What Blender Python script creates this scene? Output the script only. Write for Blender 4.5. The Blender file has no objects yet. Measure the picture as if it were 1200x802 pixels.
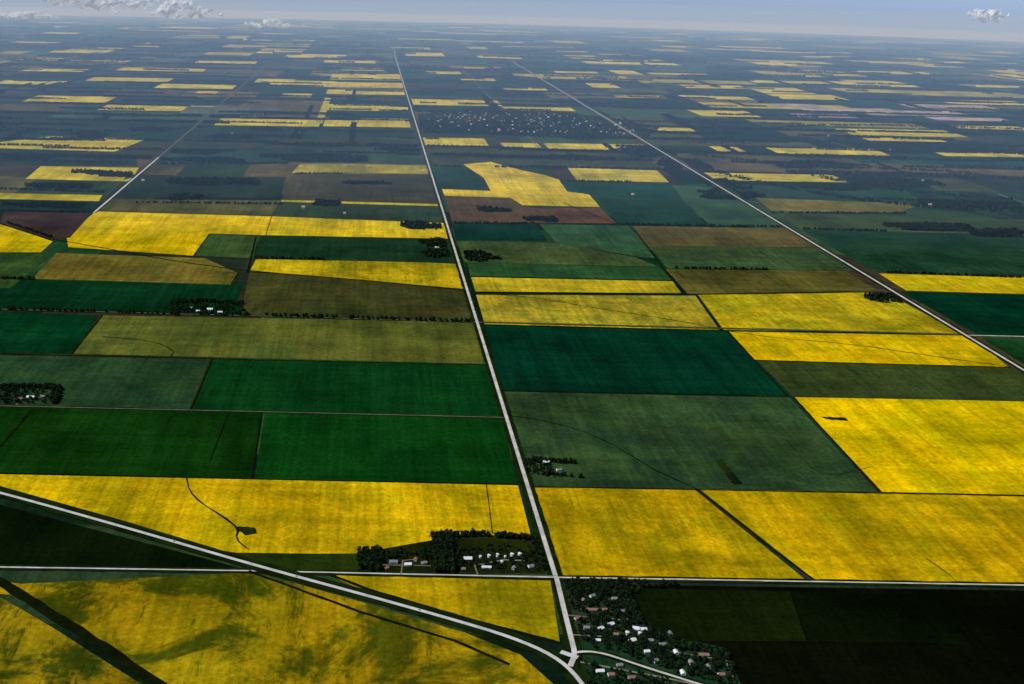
import bpy, math, random
import numpy as np
from mathutils import Vector, Matrix
random.seed(7); rng=np.random.default_rng(7)
S=bpy.context.scene
# ---------------------------------------------------------------- camera & geodesy
H=1200.0; RE=1.71e6; F=1270.0; PX0=425.0; PY0=401.0
PITCH=math.atan(0.3378); ROLL=0.022
Fw=Vector((0,math.cos(PITCH),-math.sin(PITCH)))
R0=Vector((1,0,0)); U0=Vector((0,math.sin(PITCH),math.cos(PITCH)))
Rt=R0*math.cos(ROLL)+U0*math.sin(ROLL); Up=U0*math.cos(ROLL)-R0*math.sin(ROLL)
cam=bpy.data.cameras.new('camera'); co=bpy.data.objects.new('camera',cam); S.collection.objects.link(co)
M=Matrix((Rt,Up,-Fw)).transposed().to_4x4(); M.translation=Vector((0,0,H)); co.matrix_world=M
cam.sensor_width=36; cam.lens=F/1200*36; cam.shift_x=(600-PX0)/1200; cam.clip_start=1; cam.clip_end=300000
S.camera=co
def ray(u,v):
    return (Fw+Rt*((u-PX0)/F)+Up*((PY0-v)/F)).normalized()
def gz(x,y): return -(x*x+y*y)/(2*RE)      # curved earth surface height
def G(u,v):
    """survey measurement -> ground plan position (metres)"""
    d=ray(u,v); a=(d.x*d.x+d.y*d.y)/(2*RE); q=d.z*d.z-4*a*H
    t=2*H/(-d.z+math.sqrt(max(q,1e-9)))
    return (d.x*t,d.y*t)
def lin(c):
    return tuple(((x/255)/12.92 if x/255<=.04045 else ((x/255+.055)/1.055)**2.4) for x in c)
def linc(c):
    a=lin(c)
    if c[0]>165 and c[1]>140: K=(.70,.63,.5)
    else: K=(.92,.70,.46)
    return tuple(p*k for p,k in zip(a,K))
# ---------------------------------------------------------------- node helpers
class NB:
    def __init__(s,name):
        s.m=bpy.data.materials.new(name); s.m.use_nodes=True; s.t=s.m.node_tree; s.t.nodes.clear()
    def n(s,ty,**k):
        x=s.t.nodes.new(ty)
        for a,b in k.items(): setattr(x,a,b)
        return x
    def l(s,a,b): s.t.links.new(a,b)
    def val(s,node,key,v):
        if hasattr(v,'is_linked'): s.l(v,node.inputs[key])
        else: node.inputs[key].default_value=v
    def math(s,op,a,b=0.0):
        x=s.n('ShaderNodeMath',operation=op); s.val(x,0,a); s.val(x,1,b); return x.outputs[0]
    def noise(s,vec,scale,detail=4,rough=.55,w=None,dist=0):
        x=s.n('ShaderNodeTexNoise'); 
        if w is not None:
            # shift the pattern per field instead of a costly 4D noise
            cx=s.n('ShaderNodeCombineXYZ'); s.l(w,cx.inputs[2]); ad=s.n('ShaderNodeVectorMath',operation='ADD')
            sc=s.n('ShaderNodeVectorMath',operation='SCALE'); s.l(vec,sc.inputs[0]); sc.inputs['Scale'].default_value=scale
            s.l(sc.outputs[0],ad.inputs[0]); s.l(cx.outputs[0],ad.inputs[1]); vec=ad.outputs[0]; scale=1.0
        s.l(vec,x.inputs['Vector']); x.inputs['Scale'].default_value=scale
        x.inputs['Detail'].default_value=detail; x.inputs['Roughness'].default_value=rough; x.inputs['Distortion'].default_value=dist
        return x.outputs[0]
    def mr(s,v,a,b,c,d,smooth=False):
        x=s.n('ShaderNodeMapRange'); 
        if smooth: x.interpolation_type='SMOOTHSTEP'
        s.val(x,0,v)
        for i,q in enumerate((a,b,c,d)): x.inputs[i+1].default_value=q
        return x.outputs[0]
    def scl(s,vec,v):
        x=s.n('ShaderNodeVectorMath',operation='MULTIPLY'); s.l(vec,x.inputs[0]); x.inputs[1].default_value=v; return x.outputs[0]
    def vscale(s,c,f):
        x=s.n('ShaderNodeVectorMath',operation='SCALE'); s.l(c,x.inputs[0]); s.val(x,'Scale',f); return x.outputs[0]
    def mix(s,f,a,b):
        x=s.n('ShaderNodeMix',data_type='RGBA'); s.val(x,0,f)
        for k,q in ((6,a),(7,b)):
            if hasattr(q,'is_linked'): s.l(q,x.inputs[k])
            else: x.inputs[k].default_value=(*q[:3],1)
        return x.outputs[2]
    def diff(s,c,rough=1.0):
        if rough>.95: 
            d=s.n('ShaderNodeBsdfDiffuse'); s.val(d,'Color',c if hasattr(c,'is_linked') else (*c[:3],1))
        else:
            d=s.n('ShaderNodeBsdfPrincipled'); d.inputs['Roughness'].default_value=rough; d.inputs['Specular IOR Level'].default_value=.3
            s.val(d,'Base Color',c if hasattr(c,'is_linked') else (*c[:3],1))
        o=s.n('ShaderNodeOutputMaterial'); s.l(d.outputs[0],o.inputs[0]); return s.m
def crop_mat():
    b=NB('crop_canopy'); at=b.n('ShaderNodeAttribute',attribute_name='Col'); pos=b.n('ShaderNodeNewGeometry').outputs['Position']
    sp=b.n('ShaderNodeSeparateColor'); b.l(at.outputs['Color'],sp.inputs[0])
    w=b.math('ADD',b.math('MULTIPLY',sp.outputs[0],97.),b.math('MULTIPLY',sp.outputs[1],211.))
    n1=b.mr(b.noise(pos,.0035,6,.66,w),.34,.66,.60,1.22)
    n2=b.mr(b.noise(b.scl(pos,(.05,.0016,0)),1,4,.7,w),.32,.68,.74,1.2)
    n3=b.mr(b.noise(b.scl(pos,(.0014,.03,0)),1,2,.6,w),.33,.67,.88,1.1)
    n4=b.mr(b.noise(pos,.08,5,.8),.34,.66,.64,1.26)
    f=b.math('MULTIPLY',b.math('MULTIPLY',n1,n2),b.math('MULTIPLY',n3,n4))
    c=b.vscale(at.outputs['Color'],f)
    gr=b.n('ShaderNodeVectorMath',operation='MULTIPLY'); b.l(c,gr.inputs[0]); gr.inputs[1].default_value=(.66,.80,.9)
    c=b.mix(b.mr(b.noise(b.scl(pos,(.006,.003,0)),1,6,.7,w),.42,.6,0,.85,True),c,gr.outputs[0])
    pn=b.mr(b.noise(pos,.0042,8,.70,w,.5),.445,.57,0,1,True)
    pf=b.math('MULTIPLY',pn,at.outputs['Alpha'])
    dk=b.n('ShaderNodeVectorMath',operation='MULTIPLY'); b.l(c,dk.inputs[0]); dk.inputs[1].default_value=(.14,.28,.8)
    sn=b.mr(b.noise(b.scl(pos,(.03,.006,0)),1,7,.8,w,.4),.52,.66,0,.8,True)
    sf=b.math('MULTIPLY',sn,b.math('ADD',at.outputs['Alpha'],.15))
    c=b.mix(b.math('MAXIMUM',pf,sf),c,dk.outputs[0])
    return b.diff(c)
CROP=crop_mat()
def simple(name,c,var=.25,scale=.05,rough=1.0,det=5):
    b=NB(name); pos=b.n('ShaderNodeNewGeometry').outputs['Position']
    f=b.mr(b.noise(pos,scale,det,.65),.35,.65,1-var,1+var)
    r=b.n('ShaderNodeRGB'); r.outputs[0].default_value=(*c,1)
    return b.diff(b.vscale(r.outputs[0],f),rough)
def leaf_mat(name,a,bb):
    b=NB(name); pos=b.n('ShaderNodeNewGeometry').outputs['Position']
    f=b.mr(b.noise(pos,.11,2,.7),.35,.65,0,1)
    return b.diff(b.mix(f,a,bb))
GROUND=simple('prairie_ground',linc((24,48,32)),.35,.004,det=6)
GRASS=simple('roadside_grass',linc((19,36,15)),.5,.02,det=6)
FOREST=leaf_mat('tree_foliage',(.003,.008,.006),(.018,.036,.012))
BARK=simple('bark',(.05,.04,.03),.3,1)
GRAVEL=simple('pale_gravel_road',(.39,.37,.34),.25,.03)
ASPH=simple('sunbleached_highway',(.40,.39,.39),.18,.03)
DIRT=simple('dirt_track',(.14,.125,.09),.3,.05)
DITCH=simple('wet_ditch_grass',linc((15,25,12)),.4,.03)
PAINTY=simple('yellow_road_paint',(.6,.42,.06),.1,.5)
# ---------------------------------------------------------------- mesh helpers
def mkmesh(name,V,Fs,mat,cols=None,parent=None,loc=None):
    me=bpy.data.meshes.new(name); me.from_pydata([tuple(v) for v in V],[],[tuple(f) for f in Fs])
    if not isinstance(mat,(list,tuple)): mat=[mat]
    for m in mat: me.materials.append(m)
    if cols is not None:
        a=me.color_attributes.new('Col','FLOAT_COLOR','POINT'); a.data.foreach_set('color',np.array(cols,dtype=np.float32).ravel())
    me.update(); o=bpy.data.objects.new(name,me); S.collection.objects.link(o)
    if parent: o.parent=parent
    if loc: o.location=loc
    return o
NA=360; rad=np.concatenate([[0],np.geomspace(150,95000,150)])
V=[(0,0,-.0)]; Fs=[]
for r in rad[1:]:
    for i in range(NA):
        a=2*math.pi*i/NA; x=r*math.cos(a); y=r*math.sin(a); V.append((x,y,gz(x,y)))
for i in range(NA): Fs.append((0,1+i,1+(i+1)%NA))
for k in range(len(rad)-2):
    b0=1+k*NA; b1=b0+NA
    for i in range(NA): j=(i+1)%NA; Fs.append((b0+i,b1+i,b1+j,b0+j))
mkmesh('ground',V,Fs,GROUND)
# ---------------------------------------------------------------- patchwork of distant quarter sections
GR=[(20,60,44),(34,74,52),(48,82,54),(14,50,38),(66,80,52),(66,70,50),(26,66,56),(40,56,50),(54,86,62),(22,54,36),(82,86,62),(62,60,52),(14,40,30),(20,46,34),(96,92,66)]
YE=[(226,206,58),(216,200,80),(228,210,70),(200,186,80)]
XM=G(*(434+.308*(400+28),400))[0]; 
V=[];Fs=[];C=[]
def addcell(x0,x1,y0,y1,c,al):
    g=5.0; x0+=g;x1-=g;y0+=g;y1-=g
    n=len(V)
    for x,y in((x0,y0),(x1,y0),(x1,y1),(x0,y1)):
        V.append((x,y,gz(x,y)+.4)); C.append((*c,al))
    Fs.append((n,n+1,n+2,n+3))
MI=1609.
for j in range(0,42):
    y0=1000+j*MI
    for i in range(-28,34):
        x0=XM+i*MI; xc=x0+MI/2
        if abs(xc)>.75*y0+3500: continue
        mode=random.choice('HHHVQQS'); parts=[]
        if mode=='H':
            k=random.choice((2,3,4)); e=[a/k for a in range(k+1)]; parts=[(0,1,e[a],e[a+1]) for a in range(k)]
        elif mode=='V': parts=[(0,.5,0,1),(.5,1,0,1)]
        elif mode=='S': parts=[(0,.5,0,.25),(0,.5,.25,.5),(.5,1,0,.5),(0,.25,.5,1),(.25,.5,.5,1),(.5,1,.5,.75),(.5,1,.75,1)]
        else: parts=[(0,.5,0,.5),(.5,1,0,.5),(0,.5,.5,1),(.5,1,.5,1)]
        for p in parts:
            ye=random.random()<(.15 if y0>13000 else .05 if y0>8500 else 0)
            c=random.choice(YE if ye else GR); jit=1+random.uniform(-.18,.15)
            c=linc([min(250,q*jit) for q in c])
            addcell(x0+p[0]*MI,x0+p[1]*MI,y0+p[2]*MI,y0+p[3]*MI,c,.25)
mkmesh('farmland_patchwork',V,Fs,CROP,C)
# ---------------------------------------------------------------- surveyed fields
lay=[0]
def field(name,pts,c,al=.15):
    lay[0]+=1; dz=.8+.006*lay[0]
    c=linc([max(0,min(255,q+random.uniform(-2,2))) for q in c])
    P=[G(*p) for p in pts]
    V=[(x,y,gz(x,y)+dz) for x,y in P]
    a=sum(P[i][0]*P[(i+1)%len(P)][1]-P[(i+1)%len(P)][0]*P[i][1] for i in range(len(P)))
    f=tuple(range(len(V))); f=f if a>0 else f[::-1]
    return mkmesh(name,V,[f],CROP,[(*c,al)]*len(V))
CA='canola_field'; GC='green_crop_field'; WH='wheat_field'; FA='fallow_field'; PA='pasture_field'
Y1=(238,206,20)
L=[
(PA,[(-80,690),(300,671),(430,708),(545,742),(610,768),(680,830),(215,830),(90,738),(0,682)],(184,158,18),.95),
(PA,[(-60,670),(0,700),(60,735),(165,802),(200,830),(-80,830)],(168,146,20),1.0),
(CA,[(385,674),(645,681),(656,753),(560,730),(430,695)],(196,168,14),.4),
(GC,[(-60,575),(0,592),(240,655),(285,667),(-60,662)],(12,28,10),.2),
(CA,[(-60,555),(607,569),(622,628),(510,628),(500,640),(425,649),(290,650),(262,646),(150,612),(0,570),(-60,556)],(234,200,16),.3),
(GC,[(265,648),(420,650),(422,669),(335,668)],(38,58,16),.2),
(PA,[(424,648),(515,632),(624,630),(640,673),(424,669)],(32,44,18),.5),
(GC,[(-60,474),(306,484),(295,562),(-60,554)],(16,60,18),.25),
(GC,[(310,484),(588,490),(606,567),(299,562)],(14,66,24),.15),
(WH,[(120,370),(556,378),(573,427),(86,415)],(88,106,50),.25),
(GC,[(-60,363),(116,370),(84,415),(-60,413)],(8,60,36),.2),
(WH,[(-60,416),(246,421),(222,480),(-60,473)],(42,80,54),.35),
(GC,[(249,421),(573,428),(588,488),(226,480)],(12,68,32),.15),
(GC,[(-60,326),(30,328),(285,334),(277,355),(288,369),(-60,361)],(10,58,36),.2),
(WH,[(66,297),(240,303),(278,320),(270,334),(38,327)],(108,108,50),.3),
(FA,[(292,320),(430,326),(545,341),(554,376),(282,369)],(66,76,42),.35),
(CA,[(300,304),(500,308),(539,310),(545,339),(430,329),(293,318)],(216,192,32),.45),
(GC,[(305,277),(528,281),(537,309),(298,303)],(26,64,46),.2),
(GC,[(246,275),(303,277),(296,303),(229,300)],(60,96,62),.2),
(CA,[(112,248),(318,254),(311,276),(245,274),(226,300),(80,290),(78,278)],Y1,.1),
(CA,[(319,254),(524,262),(528,280),(312,276)],(238,208,30),.15),
(CA,[(-60,255),(0,263),(62,283),(48,296),(-60,296)],(238,208,24),.1),
(GC,[(-60,299),(62,298),(12,338),(-60,340)],(52,82,48),.3),
(FA,[(5,248),(108,250),(82,279),(62,281),(0,262)],(64,58,58),.2),
(WH,[(130,234),(330,235),(318,253),(114,247)],(90,98,58),.3),
(GC,[(-30,233),(125,238),(112,248),(-30,246)],(20,54,48),.2),
(CA,[(-30,226),(120,229),(116,236),(-30,233)],(212,194,50),.1),
(FA,[(343,205),(504,205),(519,240),(330,234)],(70,76,56),.3),
(CA,[(352,192),(500,194),(503,204),(342,203)],(200,186,66),.5),
(CA,[(330,234.5),(513,239.5),(514,242),(329,237)],(210,196,60),.1),
(GC,[(329,238),(514,243),(524,261),(319,253)],(46,72,58),.2),
(CA,[(48,195),(163,197),(152,213),(30,210)],(230,206,44),.1),
(CA,[(62,160),(172,163),(135,178),(0,174),(-30,170)],(230,206,44),.15),
(GC,[(195,176),(345,176),(338,192),(180,195)],(36,72,60),.2),
(FA,[(150,205),(335,208),(328,232),(125,232)],(40,60,52),.3),
(GC,[(0,142),(200,145),(180,160),(0,158)],(34,60,52),.3),(GC,[(0,178),(160,182),(160,195),(0,194)],(34,58,50),.3),
(GC,[(0,112),(300,114),(280,124),(0,122)],(38,62,52),.3),(GC,[(200,148),(480,150),(485,162),(190,160)],(34,64,54),.3),(GC,[(200,162),(490,164),(495,176),(190,174)],(50,64,52),.3),
# --- east of the main road
(CA,[(622,572),(813,574),(945,681),(655,675)],(224,188,14),.4),
(CA,[(820,574),(1032,578),(1270,583),(1270,686),(956,681)],(226,190,10),.33),
(WH,[(588,459),(925,466),(1026,577),(819,573),(620,571)],(52,84,54),.4),
(CA,[(930,466),(1270,472),(1270,582),(1034,577)],(248,212,6),.16),
(GC,[(568,382),(850,388),(921,464),(588,458)],(6,56,44),.15),
(CA,[(853,389),(1138,394),(1182,431),(884,422)],(240,206,12),.15),
(WH,[(888,423),(1185,431),(1205,438),(1290,490),(1280,473),(929,465)],(58,80,46),.25),
(CA,[(558,346),(815,347),(843,387),(568,381)],(200,184,50),.5),
(CA,[(818,346),(1010,343),(1050,350),(1128,392),(848,387)],(218,194,32),.4),
(CA,[(552,325),(788,330),(800,344),(557,342)],(222,198,44),.3),
(GC,[(548,308),(773,314),(788,329),(551,324)],(46,90,58),.2),
(WH,[(780,316),(990,318),(1028,341),(806,345)],(90,92,50),.3),
(GC,[(535,283),(650,285),(745,302),(772,313),(544,308)],(66,94,64),.25),
(GC,[(530,262),(628,263),(642,283),(534,282)],(10,62,54),.15),
(GC,[(632,263),(736,265),(768,303),(745,301),(652,285)],(54,98,76),.25),
(FA,[(738,265),(924,268),(958,290),(760,289)],(92,94,60),.3),
(GC,[(761,290),(960,291),(1002,318),(782,315)],(62,94,68),.25),
(FA,[(522,231),(598,232),(612,243),(640,245),(650,262),(530,261)],(86,74,62),.2),
(FA,[(640,244),(703,244),(722,262),(651,262)],(94,76,62),.2),
(GC,[(508,196),(545,197),(568,208),(575,223),(517,221)],(34,72,62),.3),
(CA,[(543,193),(575,190),(612,200),(640,206),(655,211),(665,225),(690,228),(703,243),(612,241),(598,232),(521,230),(518,222),(575,224),(567,209)],(230,206,56),.12),
(CA,[(665,197),(770,200),(784,214),(676,212)],(224,204,76),.25),
(GC,[(656,214),(784,215),(800,236),(698,230),(668,224)],(26,74,64),.2),
(GC,[(699,232),(802,236),(828,265),(724,262)],(24,68,58),.2),
(GC,[(786,217),(846,221),(924,266),(832,265),(804,236)],(54,92,74),.2),
(CA,[(1030,321),(1270,328),(1270,347),(1062,341)],(228,204,26),.15),
(GC,[(1055,342),(1270,348),(1270,396),(1145,392)],(4,60,48),.2),
(GC,[(1150,396),(1270,398),(1270,445),(1220,440)],(24,76,42),.2),
(GC,[(940,270),(1270,277),(1270,326),(1026,319)],(30,74,58),.2),
(WH,[(885,232),(1080,240),(1050,250),(905,248)],(122,120,60),.4),
(GC,[(912,250),(1270,260),(1270,276),(938,269)],(62,88,62),.3),
(FA,[(860,218),(1010,222),(1030,233),(885,231)],(40,74,66),.3),
(GC,[(1060,222),(1270,230),(1270,258),(1090,246)],(36,68,56),.3),
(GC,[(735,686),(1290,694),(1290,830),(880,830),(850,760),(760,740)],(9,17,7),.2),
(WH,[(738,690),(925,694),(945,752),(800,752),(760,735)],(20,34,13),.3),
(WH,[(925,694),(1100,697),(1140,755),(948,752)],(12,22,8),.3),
]
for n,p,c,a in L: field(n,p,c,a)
def ps(x0,x1,y0,y1,c=(228,208,66),al=.12,n=CA):
    def k(x,y): return 434+(x-434)*(y+28)/((y0+y1)/2+28)
    s=.016; w=(x1-x0)
    field(n,[(k(x0,y0),y0-s*w/2),(k(x1,y0),y0+s*w/2),(k(x1,y1),y1+s*w/2),(k(x0,y1),y1-s*w/2)],c,al)
for t in [(0,75,95,99),(35,130,113,120),(105,200,91.5,95.5),(120,248,124,130),(185,275,99,104),(0,70,68,71),(80,150,71,74),(140,240,80,83.5),(255,375,140,148),(230,255,107,110),
 (380,440,71,74),(388,470,87,94),(386,472,97,103),(383,474,106,111),(378,478,123,130),(380,480,139,149),(330,365,110,114),(335,400,65,68),(475,520,62,66),(300,345,93,97),
 (483,585,116,124),(497,570,162,171),(588,632,168,173),(640,760,169,176),(590,672,126,130),(690,722,98,103),(800,872,100,104),(812,880,128,137),(884,944,103,110),(908,985,111,117),(982,1065,96,102),(836,868,172,178),
 (1100,1200,179,184),(1105,1200,118,123),(880,968,95,98),(905,1034,174,182),(832,985,204,213),(1000,1090,84,87),(760,830,86,88),(650,700,84,86),(1130,1200,100,103),(1120,1200,148,152),(990,1120,152,160),(1010,1100,160,166),
 (400,450,80,83),(30,100,81,84),(230,300,72,75),(560,610,66,69),(700,760,70,72),(900,960,76,78),(1060,1130,72,74),(760,812,150,154),
 (540,580,92,95),(720,780,112,115),(500,540,84,87),(590,640,103,106),(940,1000,66,68),(60,110,60,62),(640,690,60,62)]:
    ps(*t)
ps(375,383,115,145,(200,190,80))
ps(215,330,126,134,(84,104,112),0,'hazy_pond')  # pond laid as a crop sheet, its blue-grey colour muted to look hazier
for t in [(905,960,122,126),(940,1050,127,132),(1010,1130,130,136),(1060,1160,123,127),(930,1000,134,138),(1090,1180,138,142)]:
    ps(*t,c=(215,190,182),al=.5,n='bare_clay_field')
# ---------------------------------------------------------------- linear features
def dens(P,step):
    out=[P[0]]
    for a,b in zip(P,P[1:]):
        d=math.dist(a,b); k=max(1,int(d/step))
        for i in range(1,k+1): out.append((a[0]+(b[0]-a[0])*i/k,a[1]+(b[1]-a[1])*i/k))
    return out
def smooth(P,it=2):
    for _ in range(it):
        Q=[P[0]]
        for a,b in zip(P,P[1:]): Q+= [(a[0]*.75+b[0]*.25,a[1]*.75+b[1]*.25),(a[0]*.25+b[0]*.75,a[1]*.25+b[1]*.75)]
        P=Q+[P[-1]]
    return P
def strip(name,P,w,dz,mat,jit=0,off=0,w2=None,parent=None):
    P=dens(P,400 if not jit else 25); V=[];Fs=[]
    for i,p in enumerate(P):
        a=P[max(0,i-1)]; b=P[min(len(P)-1,i+1)]; d=Vector((b[0]-a[0],b[1]-a[1])).normalized(); n=Vector((-d.y,d.x))
        ww=w if w2 is None else w+(w2-w)*i/(len(P)-1)
        for s in(1,-1):
            o=off+s*(ww/2+random.uniform(-jit,jit)); x=p[0]+n.x*o; y=p[1]+n.y*o; V.append((x,y,gz(x,y)+dz))
    for i in range(len(P)-1): Fs.append((2*i,2*i+1,2*i+3,2*i+2))
    return mkmesh(name,V,Fs,mat,parent=parent)
def px(P): return [G(*p) for p in P]
def road(name,P,w,mat,verge=14,dz=2.0):
    o=bpy.data.objects.new(name,None); S.collection.objects.link(o)
    if verge: strip('grass_verge',P,w+verge*2,dz-.35,GRASS,parent=o,jit=1.5)
    strip('carriageway',P,w,dz,mat,parent=o,jit=.35 if w<9 else 0)
    return o
def kk(k,y): return (434+k*(y+28),y)
R1=px([kk(.308,y) for y in (678,560,470,400,330,280,230,190,150,120,95,78,66)]+[(462,58)]); road('gravel_road',R1,10,GRAVEL,12)
R2=px([kk(1.655,y) for y in (470,435,360,300,250,210,180,152,125,100,85,72)]); road('gravel_road',R2,11,GRAVEL,12,2.4)
R3=px([kk(-1.166,y) for y in (250,220,185)]); road('gravel_road',R3,12,GRAVEL,8)
R4=px([kk(-1.166,y) for y in (185,150,120,95,78)]); road('dirt_road',R4,8,DIRT,8)
CLEAR=[np.array([(p[1],p[0]) for p in dens(r,300)]) for r in (R1,R2,R3,R4)]
road('dirt_road',px([kk(.98,y) for y in (178,150,120,95,75)]),8,DIRT,0,1.9)
road('gravel_road',px([(-80,664.5),(0,665.5),(300,670),(650,677.5),(1280,688)]),4.8,GRAVEL,8,1.9)
road('dirt_road',px([(-80,361),(290,370.5),(560,378),(1290,397)]),4,DIRT,8,1.8)
road('gravel_road',px([(1135,393.7),(1290,397)]),7,GRAVEL,0,2.05)
road('dirt_road',px([(-60,475),(300,483),(590,490)]),3,DIRT,5,1.7)
road('dirt_road',px([(1010,270),(1290,278)]),8,DIRT,4,1.7)
road('dirt_road',px([(950,160),(1040,185),(1120,210)]),10,DIRT,0,1.7)
road('dirt_road',px([(1170,228),(1215,243)]),12,DIRT,0,1.7)
hw=smooth(px([(-120,548),(0,578),(150,620),(300,664),(430,699),(530,727),(600,748),(650,770),(678,795),(705,840)]))
road('highway',hw,9,ASPH,15,2.3)
strip('highway_centre_line',hw,.35,2.32,PAINTY)
sp=smooth(px([(652,678),(662,720),(670,752),(674,768),(668,782)]))
road('gravel_road',sp,10,GRAVEL,9,2.15)
road('village_road',smooth(px([(672,766),(690,764),(712,768),(750,781),(800,797),(850,812)])),5.5,GRAVEL,6,2.1)
strip('road_junction_apron',px([(657,765),(677,772)]),12,2.34,ASPH)
road('village_road',px([(680,777),(760,792),(830,806)]),5,DIRT,0,2.08)
strip('drainage_ditch',px([(-60,655),(0,682),(90,739),(185,802),(230,832)]),24,1.9,DITCH,jit=2)
strip('drainage_ditch',px([(300,664),(430,711),(540,744),(605,772)]),7,1.9,DITCH,jit=1,off=-26)
strip('drainage_ditch',px([(385,674),(430,692),(560,730),(656,755)]),8,1.85,DITCH,jit=1,off=2)
tracks=[([(600,488),(640,494),(690,508),(730,528),(762,549),(790,562),(815,573)],3.5,1),
([(815,573),(860,608),(905,645),(955,681)],5,1),([(219,560),(221,576),(235,590),(262,607),(280,620),(276,632),(292,645)],4,2.0),
([(307,484),(295,562)],5,.7),([(563,345),(620,348),(700,362),(800,377),(880,394),(1000,404),(1100,419),(1180,430)],4,.8),
([(62,281),(105,288),(200,306),(290,318),(430,329),(545,341)],9,1),([(0,262),(62,283)],9,1),
([(570,569),(577,626)],2,.5),([(120,395),(180,400),(205,412),(200,418)],3,1),([(38,480),(0,525)],7,2),
([(268,484),(254,520),(246,540)],3,.8),([(922,517),(945,545),(970,560),(1020,548)],1.5,.6),([(1085,655),(1110,672),(1120,682)],3,1.5),
([(249,421),(224,480)],6,.6),([(853,389),(923,465)],6,.5),([(588,459),(925,466)],5,.5),([(568,381),(850,388)],8,1),([(930,466),(1030,577)],5,.8),([(620,571),(1200,582)],4,.8),([(0,555),(607,569)],4,.8),([(85,415),(120,370)],5,.8),([(552,325),(790,330)],7,1),([(888,423),(1185,431)],6,1),([(556,343),(818,346),(1010,343)],7,1),
([(820,205),(960,213),(1080,238),(1200,262)],14,3),([(880,178),(1000,192),(1200,222)],16,4),([(0,415),(240,421),(573,428)],5,.5),([(660,238),(720,262)],9,1),([(740,265),(800,345)],7,1),([(300,278),(290,320)],8,1),
([(815,346),(845,388)],7,.8)]
for P,w,j in tracks: strip('field_drain',smooth(px(P),1),w,1.75,DITCH,jit=j)
for pts in ([(838,540),(846,539),(870,568),(860,569)],[(960,489),(990,490),(994,494),(968,492)],[(276,618),(298,619),(302,626),(286,628)]):
    P=[]
    q=px(pts)
    for a in dens(q+[q[0]],6)[:-1]: P.append((a[0]+random.uniform(-2,2),a[1]+random.uniform(-2.5,2.5)))
    mkmesh('weedy_low_spot',[(x,y,gz(x,y)+1.7) for x,y in P],[tuple(range(len(P)))],CROP,[(*linc((34,48,18)),.8)]*len(P))
# ---------------------------------------------------------------- trees
def proto(nleaf,leaf,trunk=True,seed=0):
    r=np.random.default_rng(seed); Q=[]; Mi=[]
    if trunk:
        def limb(a,b,ra,rb):
            a=np.array(a);b=np.array(b);k=5
            for i in range(k):
                t0=2*math.pi*i/k;t1=2*math.pi*(i+1)/k
                c=lambda p,rr,t:p+np.array([math.cos(t)*rr,math.sin(t)*rr,0])
                Q.append([c(a,ra,t0),c(a,ra,t1),c(b,rb,t1),c(b,rb,t0)]); Mi.append(1)
        limb((0,0,-.02),(.01,.0,.55),.028,.014)
        for i in range(5):
            t=i*1.3+r.random(); z=.25+.07*i; limb((0,0,z),(math.cos(t)*.2,math.sin(t)*.2,z+.18),.012,.005)
    lumps=[]
    for i in range(9):
        t=r.random()*6.28; z=r.uniform(.25,.85); rr=.26*r.random()**.5*(1.15-abs(z-.5))
        lumps.append((math.cos(t)*rr,math.sin(t)*rr,z,r.uniform(.12,.22)))
    lumps.append((0,0,.45,.26))
    for i in range(nleaf):
        l=lumps[r.integers(len(lumps))]; d=r.normal(size=3); d/=np.linalg.norm(d); p=np.array(l[:3])+d*l[3]*r.uniform(.55,1.05)
        n=d+r.normal(size=3)*.45; n/=np.linalg.norm(n); a=np.cross(n,[.3,.2,.9]); a/=np.linalg.norm(a); b=np.cross(n,a); s=leaf*r.uniform(.6,1.3)
        Q.append([p-a*s-b*s*.6,p+a*s-b*s*.7,p+a*s*.7+b*s,p-a*s*.8+b*s*.8]); Mi.append(0)
    return np.array(Q),np.array(Mi)
NEAR=[proto(190,.062,True,s) for s in range(4)]
MID=[proto(70,.115,True,10+s) for s in range(4)]
FAR=[proto(12,.29,False,20+s) for s in range(5)]
def trees(name,pts,protos):
    if not pts: return
    A=np.array(pts); keep=np.ones(len(A),bool)
    for c in CLEAR:
        inr=(A[:,1]>c[0,0]-50)&(A[:,1]<c[-1,0]+50); xr=np.interp(A[:,1],c[:,0],c[:,1]); keep&=~(inr&(np.abs(A[:,0]-xr)<(22 if protos is not FAR else 36))&(A[:,1]>2600))
    pts=[tuple(p) for p in A[keep]]
    if not pts: return
    VV=[];MM=[]
    for x,y,h in pts:
        Q,Mi=protos[random.randrange(len(protos))]; t=random.random()*6.28; c,s=math.cos(t),math.sin(t)
        wd=h*random.uniform(.85,1.25); X=Q[...,0]*wd; Y=Q[...,1]*wd
        VV.append(np.stack([x+X*c-Y*s,y+X*s+Y*c,gz(x,y)+.6+Q[...,2]*h],-1)); MM.append(Mi)
    A=np.concatenate(VV).reshape(-1,3); Mi=np.concatenate(MM); n=len(Mi)
    me=bpy.data.meshes.new(name); me.vertices.add(4*n); me.vertices.foreach_set('co',A.astype(np.float32).ravel())
    me.loops.add(4*n); me.loops.foreach_set('vertex_index',np.arange(4*n,dtype=np.int32))
    me.polygons.add(n); me.polygons.foreach_set('loop_start',np.arange(0,4*n,4,dtype=np.int32)); me.polygons.foreach_set('material_index',Mi.astype(np.int32))
    me.materials.append(FOREST); me.materials.append(BARK); me.update(calc_edges=True)
    o=bpy.data.objects.new(name,me); S.collection.objects.link(o); return o
def belt(P,sp,w,h,skip=.05,name='shelterbelt_trees',protos=MID,grow=1):
    P=px(P); out=[]
    for a in dens(P,sp):
        if random.random()<skip: continue
        for _ in range(grow):
            out.append((a[0]+random.uniform(-w,w),a[1]+random.uniform(-w,w),h*random.uniform(.65,1.2)))
    trees(name,out,protos)
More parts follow.
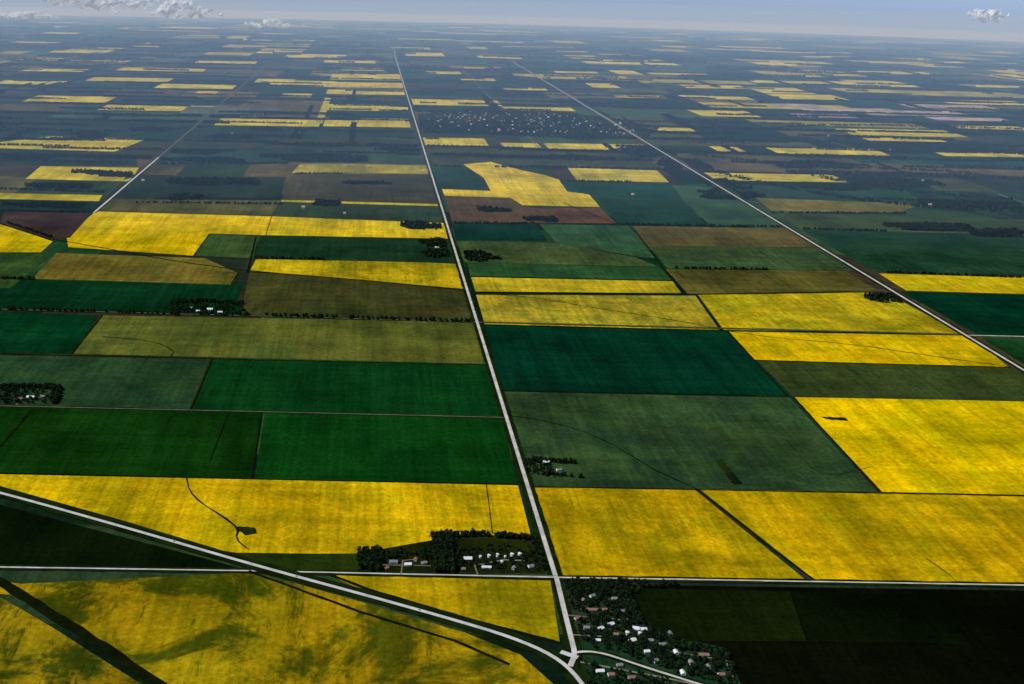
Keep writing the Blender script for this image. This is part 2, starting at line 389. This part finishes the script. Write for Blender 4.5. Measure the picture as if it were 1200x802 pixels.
def inside(p,P):
    c=False; j=len(P)-1
    for i in range(len(P)):
        if (P[i][1]>p[1])!=(P[j][1]>p[1]) and p[0]<(P[j][0]-P[i][0])*(p[1]-P[i][1])/(P[j][1]-P[i][1])+P[i][0]: c=not c
        j=i
    return c
def grove(P,n,h,name='grove_trees',protos=MID,avoid=()):
    P=px(P); xs=[p[0] for p in P]; ys=[p[1] for p in P]; out=[]; k=0
    while len(out)<n and k<n*20:
        k+=1; p=(random.uniform(min(xs),max(xs)),random.uniform(min(ys),max(ys)))
        if inside(p,P) and all(math.dist(p,q)>r for q,r in avoid): out.append((*p,h*random.uniform(.6,1.25)))
    trees(name,out,protos)
def dark(x0,x1,y0,y1,n=0,h=15,dn=3):
    # ragged woodlot: several overlapping rows of uneven length
    a=G(x0,(y0+y1)/2); b=G(x1,(y0+y1)/2+.3); d0=G((x0+x1)/2,y1)[1]; d1=G((x0+x1)/2,y0)[1]; out=[]; Wd=b[0]-a[0]; D=(d1-d0)*.8; yc=(d0+d1)/2
    for _ in range(max(5,int(D/26)+3)):
        ys=yc+random.gauss(0,.25)*D; xa=a[0]+random.random()**1.5*Wd*.6; xb=min(b[0],xa+random.uniform(.3,.9)*Wd); m=int((xb-xa)/9)
        for i in range(m):
            for q in range(dn): out.append((xa+i*9+random.uniform(-6,6),ys+random.gauss(0,14),h*random.uniform(.6,1.25)))
    trees('woodlot_trees',out,FAR)
# ---------------------------------------------------------------- buildings
MC={}
def bm(name,c,var=.12):
    if name not in MC: MC[name]=simple(name,c,var,.8,.8)
    return MC[name]
WHT=bm('white_siding',(.7,.7,.68)); TAN=bm('tan_siding',(.42,.35,.27)); RED=bm('red_barn_paint',(.30,.07,.05)); GREY=bm('grey_shingles',(.16,.16,.17)); METAL=bm('galvanised_steel',(.5,.52,.54)); BRN=bm('brown_shingles',(.2,.11,.08)); GLS=bm('window_glass',(.04,.05,.06)); LGT=bm('pale_metal_roof',(.6,.6,.62))
HP=[]
def box(nm,x0,x1,y0,y1,z0,z1,mat,par):
    V=[(x,y,z) for z in(z0,z1) for y in(y0,y1) for x in(x0,x1)]
    return mkmesh(nm,V,[(0,2,3,1),(4,5,7,6),(0,1,5,4),(2,6,7,3),(0,4,6,2),(1,3,7,5)],mat,parent=par)
def place(name,u,v,rot):
    x,y=G(u,v); e=bpy.data.objects.new(name,None); S.collection.objects.link(e); e.location=(x,y,gz(x,y)+.75); e.rotation_euler=(0,0,rot); HP.append(((x,y),11)); return e
def house(u,v,w=12,l=9,h=4,rot=0,wall=WHT,roof=GREY,name='farmhouse',rh=2.8,barn=False):
    e=place(name,u,v,rot); a=w/2;b=l/2
    V=[(-a,-b,0),(a,-b,0),(a,b,0),(-a,b,0),(-a,-b,h),(a,-b,h),(a,b,h),(-a,b,h),(-a,0,h+rh),(a,0,h+rh)]
    mkmesh('walls',V,[(0,1,5,4),(2,3,7,6),(1,2,6,9,5),(3,0,4,8,7)],wall,parent=e)
    o=.5; s=rh/b; zl=h-o*s+.06; t=h+rh+.06
    V=[]
    for dz in(0,.18): V+=[(-a-o,-b-o,zl+dz),(a+o,-b-o,zl+dz),(a+o,0,t+dz),(-a-o,0,t+dz),(a+o,b+o,zl+dz),(-a-o,b+o,zl+dz)]
    mkmesh('roof',V,[(6,7,8,9),(9,8,10,11),(0,3,2,1),(3,5,4,2),(0,1,7,6),(4,5,11,10),(1,2,8,7),(2,4,10,8),(5,3,9,11),(3,0,6,9)],roof,parent=e)
    if barn:
        box('barn_door',-2,2,-b-.08,-b-.02,0,3.4,GREY,e)
        box('roof_vent',-.5,.5,-.5,.5,t-.2,t+.9,METAL,e)
    else:
        box('door',-.5,.5,-b-.08,-b-.02,0,2.1,BRN,e)
        for i,x in enumerate((-a*.62,a*.62)):
            for j,(ya,yb) in enumerate(((-b-.07,-b-.02),(b+.02,b+.07))): box('window_%d%d'%(i,j),x-.7,x+.7,ya,yb,1,2.3,GLS,e)
        box('chimney',a*.4,a*.4+.8,.6,1.4,h+rh*.4,t+1.0,BRN,e)
    return e
def grain_bin(u,v,r=4,h=6):
    e=place('grain_bin',u,v,0); n=24; V=[];Fs=[]
    lv=[]; z=0
    while z<h: lv+=[(z,r),(z+.45,r+.06)]; z+=.9
    lv.append((h,r)); lv+=[(h,r+.25),(h+r*.5,.5),(h+r*.5+.4,.5),(h+r*.5+.5,.05)]
    for z,q in lv:
        for i in range(n): V.append((math.cos(6.2832*i/n)*q,math.sin(6.2832*i/n)*q,z))
    for k in range(len(lv)-1):
        for i in range(n): j=(i+1)%n; Fs.append((k*n+i,k*n+j,(k+1)*n+j,(k+1)*n+i))
    mkmesh('ribbed_shell',V,Fs,METAL,parent=e); box('access_door',-.5,.5,-r-.15,-r-.05,.3,2,GREY,e)
for i,(u,v,r) in enumerate([(563,654,3.0),(573,653.5,3.6),(583,653,3.2),(592,654,2.6),(600,652,4.2),(609,652,4.2),(588,660,3.4)]): grain_bin(u,v,r,4.5+i%3*1.3)
house(478,663,15,9,4,.1,WHT,LGT); house(461,660,18,9,4,0,WHT,GREY,'machine_shed',3,True); house(497,661,11,8,3.5,.3,TAN,GREY,'garage',2,True)
house(453,667,9,7,3,.6,RED,BRN,'garage',2,True); house(487,657,10,7,3,1.3,TAN,BRN,'garage',2,True)
house(548,657,18,10,5,.05,RED,LGT,'barn',4,True); house(622,665,12,9,3.5,.3,WHT,GREY); house(570,666,20,8,3,0,WHT,METAL,'machine_shed',2,True); house(602,667,12,7,3,1.2,TAN,GREY,'machine_shed',2,True); house(543,668,9,7,3,0,TAN,BRN,'garage',2,True)
house(246,364,22,13,5,0,WHT,LGT,'barn',4,True); house(232,366,14,10,5,.1,WHT,LGT); house(258,367,18,10,4,0,WHT,METAL,'machine_shed',3,True); house(224,362,12,9,4,0,RED,GREY,'barn',3,True)
house(36,467,22,12,5,0,WHT,LGT,'machine_shed',3,True); house(24,469,14,10,4,.1,TAN,BRN); house(50,466,12,9,4,0,RED,GREY,'barn',3,True)
house(640,543,18,9,4,0,TAN,LGT,'barn',3,True); house(655,552,13,9,4,.2,WHT,GREY)
house(560,303,22,12,5,0,WHT,LGT,'machine_shed',3,True); house(572,302,18,12,5,0,WHT,LGT,'barn',3,True); house(512,291,18,12,5,0,WHT,LGT); house(505,300,20,12,5,0,WHT,GREY,'barn',3,True)
house(630,258,22,14,5,0,WHT,LGT,'barn',3,True); house(495,265,22,14,5,0,WHT,LGT); house(1040,350,24,14,5,0,TAN,LGT,'barn',3,True); house(1045,353,18,12,5,0,WHT,GREY)
vil=[(690,716,34,9,BRN,TAN),(706,716,20,9,BRN,WHT),(716,733,13,9,LGT,WHT),(704,738,12,9,LGT,WHT),(687,737,13,9,GREY,WHT),(745,738,14,12,LGT,WHT),(754,739,13,10,LGT,WHT),(741,752,15,10,LGT,WHT),(762,752,12,9,GREY,TAN),(775,757,18,10,GREY,WHT),(792,766,12,9,LGT,WHT),(823,769,26,10,BRN,TAN),(810,778,14,9,GREY,WHT),(703,788,16,9,LGT,WHT),(716,792,13,9,BRN,WHT),(740,796,15,10,BRN,TAN),(694,700,12,9,GREY,WHT),(720,703,12,9,GREY,TAN),(768,776,12,9,GREY,WHT),(729,718,12,9,GREY,WHT),(845,792,13,9,BRN,WHT),(785,744,12,9,GREY,TAN),
(676,726,11,8,BRN,TAN),(700,752,12,8,LGT,TAN),(722,745,11,8,BRN,WHT),(758,765,11,8,LGT,WHT),(726,781,12,8,GREY,TAN),(684,705,10,7,BRN,WHT),(800,790,13,9,LGT,WHT),(830,783,11,8,GREY,WHT)]
for u,v,w,l,rf,wl in vil: house(u,v,w*.9,l*.9,3.4,random.choice((0,.1,1.57,-.2,.5)) if w<20 else 0,wl,rf,'village_house',2.4)
for u,v in ((750,745),(735,744)): grain_bin(u,v,4,6)
road('farm_lane',px([(652,676),(560,675),(556,664)]),3,DIRT,0,2.0); road('farm_lane',px([(470,674),(472,658),(490,656)]),3,DIRT,0,2.0)
road('farm_lane',px([(440,663),(505,664)]),3,DIRT,0,1.95); road('farm_lane',px([(556,664),(590,657),(615,658)]),5,DIRT,0,1.93)
road('village_road',px([(664,722),(735,728),(770,762)]),4,DIRT,0,1.95); road('village_road',px([(735,728),(728,690)]),4,DIRT,0,1.95)
road('village_road',px([(670,745),(760,750)]),4,DIRT,0,1.96); road('village_road',px([(770,762),(850,775),(862,802)]),4,DIRT,0,1.95)
road('farm_lane',px([(20,475),(22,466),(50,466)]),6,DIRT,0,1.9)
def car(u,v,c,truck=False):
    x,y=G(u,v); e=bpy.data.objects.new('pickup_truck' if truck else 'car',None); S.collection.objects.link(e)
    b=min(range(len(hw)-1),key=lambda i:math.dist(hw[i],(x,y))); d=(hw[b+1][0]-hw[b][0],hw[b+1][1]-hw[b][1]); e.rotation_euler=(0,0,math.atan2(d[1],d[0]))
    X,Y=hw[b][0],hw[b][1]; e.location=(X,Y,gz(X,Y)+2.34)
    m=bm('car_paint_%s'%c[0],c[1],.03)
    prof=[(-2.3,.35),(-2.3,.95),(-1.6,1.0),(-1.1,1.48),(.5,1.5),(1.2,1.0),(2.2,.85),(2.35,.4)] if not truck else [(-2.8,.45),(-2.8,1.15),(-.6,1.15),(-.5,1.85),(.9,1.85),(1.5,1.2),(2.6,1.1),(2.8,.5)]
    n=len(prof); V=[(p[0],s*(.9 if p[1]<1.2 else .72),p[1]) for s in(-1,1) for p in prof]
    Fs=[tuple(range(n)),tuple(range(2*n-1,n-1,-1))]+[(i,(i+1)%n,n+(i+1)%n,n+i) for i in range(n)]
    mkmesh('body',V,Fs,m,parent=e)
    for k,(wx,wy) in enumerate(((-1.45,.85),(1.45,.85),(-1.45,-.85),(1.45,-.85))):
        V=[(wx+math.cos(6.283*i/14)*.36,wy+s,.36+math.sin(6.283*i/14)*.36) for s in(-.12,.12) for i in range(14)]
        mkmesh('wheel_%d'%k,V,[tuple(range(13,-1,-1)),tuple(range(14,28))]+[(i,(i+1)%14,14+(i+1)%14,14+i) for i in range(14)],GLS,parent=e)
    box('windows',-.9,.4,-.83,.83,1.05,1.38,GLS,e)
car(205,632,('dark',(.03,.03,.04)),True); car(480,714,('dark',(.03,.03,.04))); car(330,674,('red',(.3,.03,.02)))
# ---------------------------------------------------------------- tree placement
belt([(512,630),(560,628),(624,633)],6,5,15,.05,protos=NEAR,grow=3)
grove([(506,628),(530,629),(532,672),(510,672)],210,15,protos=NEAR,avoid=HP)
belt([(626,636),(632,655),(638,668)],7,6,13,.1,protos=NEAR,grow=3)
grove([(530,640),(628,640),(636,671),(532,671)],95,10,'farmyard_trees',NEAR,HP)
grove([(420,646),(446,643),(448,671),(420,671)],130,13,protos=NEAR,avoid=HP)
grove([(446,648),(508,646),(508,656),(446,656)],60,11,'farmyard_trees',NEAR,HP)
grove([(660,680),(735,684),(745,712),(760,735),(800,752),(855,765),(862,806),(800,792),(740,770),(684,758),(672,720)],760,11,'village_trees',NEAR,[(p,r-.5) for p,r in HP])
grove([(662,680),(800,684),(740,700),(668,702)],130,11,'village_trees',NEAR,HP)
grove([(684,778),(760,792),(820,812),(690,812)],110,10,'village_trees',NEAR,HP)
belt([(204,355),(240,354),(284,357)],8,7,15,.05,'shelterbelt_trees',MID,3); belt([(204,355),(206,370)],8,8,14,.05,'shelterbelt_trees',MID,3)
grove([(204,354),(284,357),(290,372),(206,370)],170,12,'farmyard_trees',MID,HP)
belt([(-5,455),(40,454),(70,456),(66,473)],7,7,14,.05,'shelterbelt_trees',MID,3)
grove([(-5,453),(70,455),(66,474),(-5,474)],150,12,'farmyard_trees',MID,HP)
belt([(614,541),(672,543)],7,6,13,.05,grow=4); grove([(614,543),(645,545),(652,560),(618,556)],60,10,'farmyard_trees',MID,HP); belt([(632,556),(682,560)],8,5,11,.1,grow=2)
belt([(288,370),(400,373),(556,378)],16,6,15,.12,name='roadside_tree_row',grow=2); belt([(0,363),(120,366),(206,369)],14,5,13,.2,name='roadside_tree_row',grow=2)
for t in [(470,524,261,269),(492,530,280,292),(496,532,293,306),(541,588,295,308),(615,655,255,261),(1015,1062,345,356),(196,238,229,238),(194,305,209,221),(75,165,201,208),(300,432,181,192),(200,260,175,184),(80,126,157,164),
 (730,790,170,190),(820,870,208,222),(820,900,227,236),(1040,1140,262,274),(1130,1200,267,279),(770,830,188,200),(290,330,149,156),(360,400,236,244),(560,600,243,250),(0,60,183,188),(330,420,168,173),(440,500,174,179),(20,110,216,221),(640,700,183,187),(900,1000,190,200),(1000,1100,210,220),(1080,1200,236,247),(940,1020,218,225),(600,650,150,153),(180,290,186,190),(0,100,238,243),(400,460,214,217),(240,300,160,164),(140,200,150,154)]: dark(*t)
for a in [((180,193),(338,192)),((160,238),(330,240)),((10,262),(60,279)),((520,262),(625,263)),((735,264),(924,267)),((1000,233),(1090,236)),((345,204),(400,204.5)),((508,195),(540,196)),((660,213),(740,214)),((0,248),(105,250)),((300,303.5),(380,304.5)),((905,250),(1060,251)),((640,176),(760,180)),((590,183),(660,184)),((0,222),(120,226)),((0,188),(160,192)),((440,176),(495,177)),((1040,320),(1200,326)),((785,315),(900,317)),((0,327),(40,328)),((940,269),(1040,272))]:
    belt(a,10,6,12,.2,'shelterbelt_trees',FAR,2)
grove([(480,137),(560,127),(640,131),(720,140),(775,150),(760,162),(700,165),(620,161),(560,158),(500,155)],6500,14,'town_trees',FAR)
for t in [((1200,212),(1100,200),(960,196),(840,186),(790,176)),((1200,250),(1120,246),(1010,236),(930,222),(850,206),(770,180)),((1200,235),(1060,226),(960,208)),((740,152),(820,160),(900,150),(1000,146),(1200,152)),((0,150),(120,156),(240,150)),((520,180),(600,184),(700,190),(760,186)),((820,168),(960,166),(1200,172)),((0,132),(180,138),(360,134))]:
    P=smooth([(a,b) for a,b in t],2); belt(P,18,38,14,.3,'river_woods',FAR,5)
belts=[]
for i in range(1300):
    j=random.randint(4,30) if i%2 else random.randint(4,14); y=1000+MI*(j+random.choice((0,.25,.5,.5,.75)))+random.uniform(-60,60)
    x=random.uniform(-.62*y,.62*y) ; L_=random.uniform(150,1400)
    ns=random.random()<.12
    if y<7200: continue
    wd=random.choice((10,14,18,45))
    stp=17 if y<15000 else 26
    for k in range(int(L_/stp)):
        for q in range(3+wd//16):
            a=k*stp; belts.append((x+(0 if ns else a)+random.uniform(-8,8)+(random.uniform(-wd,wd) if ns else 0),y+(a if ns else 0)+random.uniform(-wd,wd),random.uniform(10,17)*(1 if y<15000 else 1.5)))
print('belt trees',len(belts))
trees('distant_shelterbelts',belts,FAR)
def mass(name,P,n,mat):
    P=px(P); xs=[p[0] for p in P]; ys=[p[1] for p in P]; V=[];Fs=[]; c=0
    while c<n:
        x,y=random.uniform(min(xs),max(xs)),random.uniform(min(ys),max(ys))
        if not inside((x,y),P): continue
        c+=1; a=random.uniform(5,10);b=random.uniform(4,7);h=random.uniform(6,10);z=gz(x,y)+.6;k=len(V)
        V+=[(x-a,y-b,z),(x+a,y-b,z),(x+a,y+b,z),(x-a,y+b,z),(x-a,y-b,z+h),(x+a,y-b,z+h),(x+a,y+b,z+h),(x-a,y+b,z+h),(x-a,y,z+h+4),(x+a,y,z+h+4)]
        Fs+=[tuple(k+i for i in f) for f in((0,1,5,4),(2,3,7,6),(1,2,6,9,5),(3,0,4,8,7),(4,5,9,8),(8,9,6,7))]
    mkmesh(name,V,Fs,mat)
mass('town_buildings',[(490,139),(560,131),(640,134),(740,146),(750,158),(560,156)],45,WHT)
mass('town_houses',[(490,139),(560,131),(640,134),(740,146),(750,158),(560,156)],120,TAN)
mass('distant_farm_buildings',[(60,150),(1150,150),(1190,255),(20,255)],18,TAN)
# ---------------------------------------------------------------- clouds
b=NB('cloud_vapour'); df=b.n('ShaderNodeBsdfDiffuse'); df.inputs[0].default_value=(.97,.97,.98,1); tr=b.n('ShaderNodeBsdfTransparent'); lw=b.n('ShaderNodeLayerWeight'); lw.inputs[0].default_value=.5
tl=b.n('ShaderNodeBsdfTranslucent'); tl.inputs[0].default_value=(.97,.97,.98,1); ms=b.n('ShaderNodeMixShader'); ms.inputs[0].default_value=.45; b.l(df.outputs[0],ms.inputs[1]); b.l(tl.outputs[0],ms.inputs[2])
pos=b.n('ShaderNodeNewGeometry').outputs['Position']
f=b.mr(lw.outputs['Facing'],.1,.9,.85,0,True); f2=b.math('MULTIPLY',f,b.mr(b.noise(pos,.006,6,.7),.36,.58,.15,1))
mx=b.n('ShaderNodeMixShader'); b.l(f2,mx.inputs[0]); b.l(tr.outputs[0],mx.inputs[1]); b.l(ms.outputs[0],mx.inputs[2]); o=b.n('ShaderNodeOutputMaterial'); b.l(mx.outputs[0],o.inputs[0]); CLD=b.m
def cloud(u,v,dist,w,h,seed,n=26):
    import bmesh
    d=ray(u,v); c=Vector((0,0,H))+d*dist; r=random.Random(seed)
    b=bpy.data.meshes.new('cloud'); B=bmesh.new()
    for i in range(n):
        x=r.gauss(0,.28); s=max((.26-.3*abs(x))*r.uniform(.4,1.0),.05)
        m=Matrix.Translation((x*w,r.uniform(-.2,.2)*w*.5,(r.random()**1.5)*h*.5*(1-abs(x))))@Matrix.Diagonal((s*w*.7,s*w*.6,s*h*1.5,1))
        bmesh.ops.create_icosphere(B,subdivisions=3,radius=1,matrix=m)
    B.to_mesh(b); B.free(); b.materials.append(CLD)
    o=bpy.data.objects.new('cloud',b); S.collection.objects.link(o); o.location=c
    md=o.modifiers.new('union','REMESH'); md.mode='VOXEL'; md.voxel_size=max(w*.012,h*.05); md.use_smooth_shade=True
    tx=bpy.data.textures.new('billow','CLOUDS'); tx.noise_scale=h*.35; tx.noise_depth=4
    dm=o.modifiers.new('billow','DISPLACE'); dm.texture=tx; dm.strength=h*.35; dm.mid_level=.5
cloud(112,4,20000,2000,400,1,44); cloud(214,17,18000,1000,330,2,34); cloud(318,31,20000,850,170,3,14); cloud(1157,22,18000,540,250,4,20); cloud(30,20,22000,1300,180,6,14)
# ---------------------------------------------------------------- haze layers (real scattering air following the curved earth)
def haze(name,y0,dens_,col,top,an=.2):
    b=NB(name+'_air'); s=b.n('ShaderNodeVolumeScatter'); s.inputs['Color'].default_value=(*col,1); s.inputs['Density'].default_value=dens_; s.inputs['Anisotropy'].default_value=an
    o=b.n('ShaderNodeOutputMaterial'); b.l(s.outputs[0],o.inputs['Volume'])
    N=64; V=[];Fs=[]; xs=np.linspace(-110000,110000,N+1); ys=y0+np.linspace(0,1,N+1)**1.3*(125000-y0)
    for y in ys:
        for x in xs: V.append((x,y,gz(x,y)+top))
    for j in range(N):
        for i in range(N): q=j*(N+1)+i; Fs.append((q,q+1,q+N+2,q+N+1))
    rim=[i for i in range(N)]+[N+j*(N+1) for j in range(N)]+[(N+1)*N+i for i in range(N,0,-1)]+[j*(N+1) for j in range(N,0,-1)]
    base=len(V)
    for r_ in rim: V.append((V[r_][0],V[r_][1],-20000))
    m=len(rim)
    for i in range(m): j=(i+1)%m; Fs.append((rim[j],rim[i],base+i,base+j))
    Fs.append(tuple(base+i for i in range(m-1,-1,-1)))
    mkmesh(name,V,Fs,b.m)
haze('haze_layer',5000,7.5e-5,(.42,.66,1.0),400,0)
haze('haze_layer',9500,1.6e-5,(.50,.72,1.0),950,0)
# ---------------------------------------------------------------- light
el=math.radians(50); az=math.radians(-100)   # azimuth from +Y, clockwise
sd=Vector((math.sin(az)*math.cos(el),math.cos(az)*math.cos(el),math.sin(el)))
sl=bpy.data.lights.new('sun','SUN'); sl.energy=4.6; sl.angle=math.radians(.5); sl.color=(1,.96,.9)
so=bpy.data.objects.new('sun',sl); S.collection.objects.link(so); so.rotation_euler=sd.to_track_quat('Z','Y').to_euler()
w=bpy.data.worlds.new('World'); S.world=w; w.use_nodes=True; nt=w.node_tree; bg=nt.nodes['Background']
sk=nt.nodes.new('ShaderNodeTexSky'); sk.sky_type='NISHITA'; sk.sun_disc=False; sk.sun_elevation=el; sk.sun_rotation=az; sk.altitude=200; sk.air_density=1.0; sk.dust_density=.3; sk.ozone_density=3
tc=nt.nodes.new('ShaderNodeTexCoord'); sx=nt.nodes.new('ShaderNodeSeparateXYZ'); nt.links.new(tc.outputs['Generated'],sx.inputs[0])
mrn=nt.nodes.new('ShaderNodeMapRange'); nt.links.new(sx.outputs[2],mrn.inputs[0]); mrn.inputs[1].default_value=0; mrn.inputs[2].default_value=.25
mxx=nt.nodes.new('ShaderNodeMix'); mxx.data_type='RGBA'; nt.links.new(mrn.outputs[0],mxx.inputs[0]); mxx.inputs[6].default_value=(.72,.98,1.85,1); mxx.inputs[7].default_value=(1,1,1,1)
mu=nt.nodes.new('ShaderNodeVectorMath'); mu.operation='MULTIPLY'; nt.links.new(sk.outputs[0],mu.inputs[0]); nt.links.new(mxx.outputs[2],mu.inputs[1])
nt.links.new(mu.outputs[0],bg.inputs[0]); bg.inputs[1].default_value=.085
S.view_settings.view_transform='Standard'; S.view_settings.look='None'; S.view_settings.exposure=0
